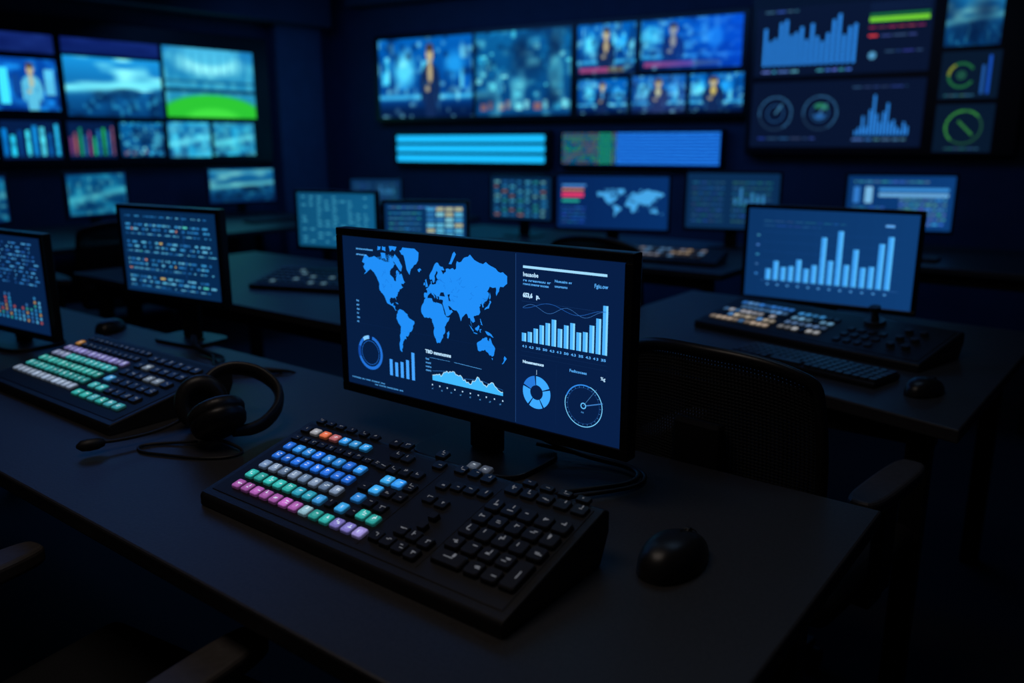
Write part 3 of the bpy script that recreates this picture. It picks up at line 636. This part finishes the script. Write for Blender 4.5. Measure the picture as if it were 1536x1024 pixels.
# ------------------------------------------------------------ KEYBOARDS / MICE
def keyboard(loc,rz,W=.40,Dp=.13):
    e=empty("computer_keyboard",loc,rz); mb=MB(); mb.box(-W/2,W/2,-Dp/2,Dp/2,0,.014); mb.obj("case",M_black,e,bevel=.004)
    mb=MB(); n=int(W/.0205)
    for j in range(5):
        for i in range(n):
            if j==0 and 4<i<10: continue
            key(mb,-W/2+.012+i*(W-.024)/(n-1),-Dp/2+.018+j*.0235,.0175,.019,.007,0,DK,.0135)
        if j==0: key(mb,-W/2+.012+7*(W-.024)/(n-1),-Dp/2+.018,.09,.019,.007,0,DK,.0135)
    mb.obj("keys",[M_key,M_lit],e,col=True); return e
keyboard((-.62,2.06,DZ),math.radians(-13)); keyboard((-2.9,3.66,DZ),0); keyboard((-.95,4.35,DZ),0)
keyboard((-5.05,3.75,DZ),math.radians(85)); keyboard((-4.95,2.6,DZ),math.radians(95)); keyboard((-2.55,.72,DZ),math.radians(3))
def mouse(loc,rz,s=1):
    e=empty("computer_mouse",loc,rz); mb=MB(); NU,NV=28,12
    def pt(u,v):
        t=2*math.pi*u/NU; ph=math.pi/2*v/NV; c,s_=math.cos(t),math.sin(t)
        cr=math.cos(ph)**.75; x=.033*cr*(abs(c)**.85)*(1 if c>0 else -1); y=.058*cr*(abs(s_)**.9)*(1 if s_>0 else -1)
        x*=1+.05*math.cos(y/.058*math.pi)-.06*(y/.058)
        z=.037*math.sin(ph)**.8*(1-.16*(y/.058)-.10*(y/.058)**2)
        return (x*s,y*s,max(z,0)*s)
    vs=[pt(u,v) for v in range(NV) for u in range(NU)]+[pt(0,NV)]
    fs=[(v*NU+u,v*NU+(u+1)%NU,(v+1)*NU+(u+1)%NU,(v+1)*NU+u) for v in range(NV-1) for u in range(NU)]+[((NV-1)*NU+u,(NV-1)*NU+(u+1)%NU,NV*NU) for u in range(NU)]+[tuple(range(NU))[::-1]]
    mb.add(vs,fs); mb.obj("shell",M_mouse,e,smooth=True)
    tube("button_seam",[(0,.056*s,.016*s),(0,.048*s,.0265*s),(0,.03*s,.0335*s),(0,.012*s,.0368*s)],.0006*s,M_rubber,e)
    w=MB(); w.cyl((0,0),.007*s,.007*s,-.0035*s,.0035*s,20); o=w.obj("scroll_wheel",M_rubber,e,bevel=.001); o.rotation_euler=(0,math.pi/2,0); o.location=(0,.030*s,.0275*s)
    return e
mouse((-.438,.935,DZ),math.radians(-2),1.17); mouse((-.34,1.99,DZ),math.radians(-20)); mouse((-2.44,1.2,DZ),.5); mouse((-2.2,1.95,DZ),.3)

# ------------------------------------------------------------ HEADSET
hd=empty("headset",(-1.36,.875,DZ))
def cup(name,c,ax,r=.047):
    ax=Vector(ax).normalized(); q=ax.to_track_quat('Z','Y').to_matrix().to_4x4(); M=Matrix.Translation(c)@q@Matrix.Diagonal((1,1.10,1,1))
    mb=MB(); N,K=36,12
    vs=[];fs=[]
    for i in range(N):
        for j in range(K):
            t=2*math.pi*i/N;p_=2*math.pi*j/K; R_=r*.70+r*.30*math.cos(p_); vs.append((R_*math.cos(t),R_*math.sin(t),.012+.014*math.sin(p_)))
            fs.append((i*K+j,((i+1)%N)*K+j,((i+1)%N)*K+(j+1)%K,i*K+(j+1)%K))
    mb.add(vs,fs); mb.obj(name+"_cushion",M_leather,hd,smooth=True,M=M)
    mb=MB(); rings=[(r*.92,.006),(r*.96,-.004),(r*.90,-.014),(r*.70,-.022),(r*.35,-.025)]
    vs=[(a*math.cos(2*math.pi*i/N),a*math.sin(2*math.pi*i/N),z) for a,z in rings for i in range(N)]
    fs=[(k*N+i,k*N+N+i,k*N+N+(i+1)%N,k*N+(i+1)%N) for k in range(4) for i in range(N)]+[tuple(4*N+i for i in range(N))[::-1],tuple(range(N))]
    mb.add(vs,fs); mb.obj(name+"_shell",M_black,hd,smooth=True,M=M)
    mb=MB(); vs=[(r*.68*math.cos(2*math.pi*i/N),r*.68*math.sin(2*math.pi*i/N),.008) for i in range(N)]; mb.add(vs,[tuple(range(N))]); mb.obj(name+"_grille",M_fabric,hd,M=M)
C1=(-.062,-.012,.052); C2=(.045,-.048,.049)
cup("left_cup",C1,(.85,-.45,.12)); cup("right_cup",C2,(-.60,.15,.72),.049)
path=[Vector(p) for p in [(-.080,-.004,.060),(-.084,.030,.090),(-.066,.066,.098),(-.026,.092,.088),(.018,.096,.066),(.048,.074,.044),(.066,.036,.030),(.072,.000,.026),(.066,-.035,.028)]]
def catmull(P,n):
    out=[]; Q=[P[0]*2-P[1]]+P+[P[-1]*2-P[-2]]
    for i in range(1,len(Q)-2):
        for k in range(n):
            t=k/n; a,b,c,d=Q[i-1],Q[i],Q[i+1],Q[i+2]
            out.append(.5*((2*b)+(c-a)*t+(2*a-5*b+4*c-d)*t*t+(3*b-a-3*c+d)*t**3))
    return out+[P[-1]]
def strip(name,P,w,th,m,parent,cen):
    mb=MB(); N=12; vs=[];fs=[]
    for i,p in enumerate(P):
        T=(P[min(i+1,len(P)-1)]-P[max(i-1,0)]).normalized(); out=(p-cen); out=(out-out.dot(T)*T).normalized(); B=T.cross(out)
        f=.45+.55*math.sin(math.pi*min(1,max(0,i/(len(P)-1))))
        for k in range(N):
            a=2*math.pi*k/N; vs.append(p+B*math.cos(a)*w*f+out*math.sin(a)*th)
    for i in range(len(P)-1):
        for k in range(N): fs.append((i*N+k,i*N+(k+1)%N,(i+1)*N+(k+1)%N,(i+1)*N+k))
    fs+= [tuple(range(N)),tuple((len(P)-1)*N+k for k in range(N))]
    mb.add(vs,fs); mb.obj(name,m,parent,smooth=True)
strip("headband",catmull(path,8),.020,.0085,M_leather,hd,Vector((0,.04,.055)))
tube("mic_boom",[(-.070,-.03,.030),(-.070,-.075,.018),(-.075,-.12,.014),(-.085,-.165,.016),(-.092,-.19,.018)],.0028,M_black,hd)
mb=MB(); N=16
rs=[(.0,-.016),(.006,-.014),(.009,-.007),(.0095,.003),(.008,.011),(.003,.016),(0,.017)]
vs=[(a*1.15*math.cos(2*math.pi*i/N),a*1.15*math.sin(2*math.pi*i/N),z*1.4) for a,z in rs for i in range(N)]; fs=[(k*N+i,k*N+(i+1)%N,k*N+N+(i+1)%N,k*N+N+i) for k in range(6) for i in range(N)]
mb.add(vs,fs); mb.obj("microphone",M_rubber,hd,smooth=True,M=Matrix.Translation((-.095,-.200,.018))@Vector((-.3,-1,0)).to_track_quat('Z','Y').to_matrix().to_4x4())
tube("headset_cable",[(.05,-.06,.02),(.10,-.03,.004),(.12,-.06,.003),(.08,-.105,.003),(.01,-.13,.003),(-.04,-.155,.003),(-.075,-.13,.003),(-.03,-.09,.003),(.01,-.07,.008)],.0026,M_rubber,hd)
hd.scale=(1.08,1.08,1.08)

# ------------------------------------------------------------ CABLES
cb=empty("monitor_cables",(-.7,1.1,DZ))
tube("cable_1",[(-.12,.06,.03),(-.04,.06,.012),(.05,.085,.010),(.092,.06,.010),(.095,.015,.010),(.055,-.045,.012),(.015,-.10,.012),(-.005,-.17,.012),(-.01,-.215,.030)],.0040,M_rubber,cb)
tube("cable_2",[(-.12,.05,.02),(-.04,.085,.006),(.05,.100,.006),(.104,.068,.006),(.103,.008,.006),(.058,-.055,.008),(.025,-.12,.008),(.01,-.17,.010),(.0,-.215,.025)],.0035,M_rubber,cb)
cb=empty("desk_cables",(-1.9,1.1,DZ))
for k in range(6):
    r=random.Random(60+k); z=.004+.002*k
    pts=[(-.15+r.uniform(-.05,.05),.14,.03),(-.08+r.uniform(-.06,.06),.08,z),(.02+r.uniform(-.08,.08),.12,z),(.10+r.uniform(-.05,.05),.02+r.uniform(-.05,.05),z),(.20+r.uniform(-.05,.05),.08+r.uniform(-.06,.05),z),(.28+r.uniform(-.04,.04),.13,z),(.24+r.uniform(-.04,.04),.2,-.05)]
    tube("cable_%d"%(k+1),pts,.003,M_rubber,cb)

# ------------------------------------------------------------ CHAIRS
CH=None
def build_chair():
    parts=[]
    mb=MB(); mb.box(-.235,.235,-.21,.25,.42,.485); parts.append(("seat",mb,M_fabric,dict(bevel=.03,seg=5)))
    mb=MB(); mb.box(-.16,.16,-.14,.16,.395,.42); mb.cyl((0,0),.028,.028,.12,.40); mb.cyl((0,0),.045,.04,.08,.20)
    for k in range(5):
        a=2*math.pi*k/5+.3; c,s=math.cos(a),math.sin(a); 
        def T(l,w,z): return (l*c-w*s,l*s+w*c,z)
        mb.add([T(.03,-.025,.07),T(.30,-.015,.065),T(.30,.015,.065),T(.03,.025,.07),T(.03,-.025,.12),T(.30,-.015,.085),T(.30,.015,.085),T(.03,.025,.12)],[(0,3,2,1),(4,5,6,7),(0,1,5,4),(1,2,6,5),(2,3,7,6),(3,0,4,7)])
    parts.append(("base",mb,M_metal,dict(bevel=.004)))
    mb=MB()
    for k in range(5):
        a=2*math.pi*k/5+.3; c,s=math.cos(a),math.sin(a)
        for w in(-.018,.018):
            n=16; vs=[]; 
            for side in(-.009,.009):
                for i in range(n):
                    t=2*math.pi*i/n; l=.29+.030*math.cos(t); vs.append((l*c-(w+side)*s,l*s+(w+side)*c,.0305+.030*math.sin(t)))
            mb.add(vs,[tuple(range(n)),tuple(range(n,2*n))[::-1]]+[(i,n+i,n+(i+1)%n,(i+1)%n) for i in range(n)])
    parts.append(("casters",mb,M_rubber,dict()))
    mb=MB(); 
    for sx in(-1,1):
        x=.245*sx; mb.box(min(x-.012,x+.012),max(x-.012,x+.012),-.03,.04,.43,.64); mb.box(min(.14*sx,x),max(.14*sx,x),-.03,.04,.40,.43)
    parts.append(("arm_posts",mb,M_metal,dict(bevel=.006)))
    mb=MB()
    for sx in(-1,1):
        x=.245*sx; pts=[(x+.034*math.copysign(abs(math.cos(t))**.5,math.cos(t)),.0+.14*math.copysign(abs(math.sin(t))**.6,math.sin(t))) for t in [2*math.pi*i/28 for i in range(28)]]
        mb.prism(pts,.638,.668)
    parts.append(("armrests",mb,M_arm,dict(bevel=.008,seg=3)))
    return parts
def back_point(u,v):
    w=.215*(1-.10*v**3)*(1-.12*(1-v)**2); hx=u*w
    z=.53+.40*v-.035*abs(u)**3*v; y=-.235-.05*v+.045*u*u
    return Vector((hx,y,z))
def chair(loc,rz):
    global CH
    e=empty("office_chair",loc,rz)
    if CH is None:
        CH=[]
        for n,mb,m,k in build_chair(): CH.append(mb.obj(n,m,e,**k))
        loop=[];N=14
        for i in range(N+1): loop.append(back_point(-1+2*i/N,1))
        for i in range(1,N+1): loop.append(back_point(1,1-i/N))
        for i in range(1,N+1): loop.append(back_point(1-2*i/N,0))
        for i in range(1,N): loop.append(back_point(-1,i/N))
        c=D.curves.new("back_frame","CURVE"); c.dimensions='3D'; c.bevel_depth=.011; c.bevel_resolution=3; sp=c.splines.new("NURBS"); sp.points.add(len(loop)-1); sp.use_cyclic_u=True; sp.order_u=4
        for i,q in enumerate(loop): sp.points[i].co=(*q,1)
        c.materials.append(M_black); o=D.objects.new("back_frame",c); link(o,e); CH.append(o)
        mb=MB(); NX,NY=60,60; vs=[back_point(-1+2*i/NX,j/NY) for j in range(NY+1) for i in range(NX+1)]
        mb.add(vs,[(j*(NX+1)+i,j*(NX+1)+i+1,(j+1)*(NX+1)+i+1,(j+1)*(NX+1)+i) for j in range(NY) for i in range(NX)])
        o=mb.obj("back_mesh",M_fabric,e); w=o.modifiers.new("w","WIREFRAME"); w.thickness=.0046; w.use_replace=True; CH.append(o)
        mb=MB(); mb.box(-.05,.05,-.30,-.275,.55,.80); mb.box(-.03,.03,-.30,-.10,.395,.42); mb.box(-.035,.035,-.31,-.275,.40,.60); mb.box(-.19,.19,-.272,-.250,.60,.64)
        CH.append(mb.obj("spine",M_metal,e,bevel=.008))
    else:
        for o in CH: 
            q=o.copy(); q.parent=e; bpy.context.collection.objects.link(q)
    return e
chair((-.56,1.63,0),math.radians(-7))
chair((-1.72,3.03,0),0)
chair((-1.08,.40,0),math.radians(8))
chair((-4.1,2.05,0),math.radians(80))

# ------------------------------------------------------------ LIGHTS
def area(name,loc,rot,sx,sy,col,p):
    l=D.lights.new(name,"AREA"); l.shape='RECTANGLE'; l.size=sx; l.size_y=sy; l.color=col; l.energy=p
    o=D.objects.new(name,l); o.location=loc; o.rotation_euler=rot; link(o)
area("fill_light",(-3.3,4.0,2.38),(math.radians(25),0,math.radians(7)),4.0,.6,(.07,.28,1),11)  # added blue fill that lifts the back wall, no fixture modelled
area("fill_light",(-4.6,2.6,2.6),(0,math.radians(-25),0),.8,2.5,(.07,.28,1),8)  # added blue fill over the left side of the room
area("fill_light",(-1.0,.35,2.5),(0,0,0),.9,.7,(1,.84,.74),3.3)  # added warm fill for the front desk, not a room lamp
area("fill_light",(-.6,2.2,2.6),(0,0,0),1.0,.6,(.35,.6,1),1.6)  # added weak blue fill over the right chair and second-row desk
w=D.worlds.new("World"); bpy.context.scene.world=w; w.use_nodes=True
w.node_tree.nodes["Background"].inputs[0].default_value=(.02,.05,.15,1); w.node_tree.nodes["Background"].inputs[1].default_value=.03
sc=bpy.context.scene; sc.view_settings.view_transform='Standard'
# ------------------------------------------------------------ CAMERA
cd=D.cameras.new("camera"); cd.sensor_width=36; cd.lens=1235/1536*36; cd.clip_start=.02
cd.dof.use_dof=True; cd.dof.focus_distance=1.32; cd.dof.aperture_fstop=2.2
co=D.objects.new("camera",cd); link(co); co.location=(0,0,1.29); co.rotation_euler=(math.radians(90-13.5),0,math.radians(37.3)); sc.camera=co
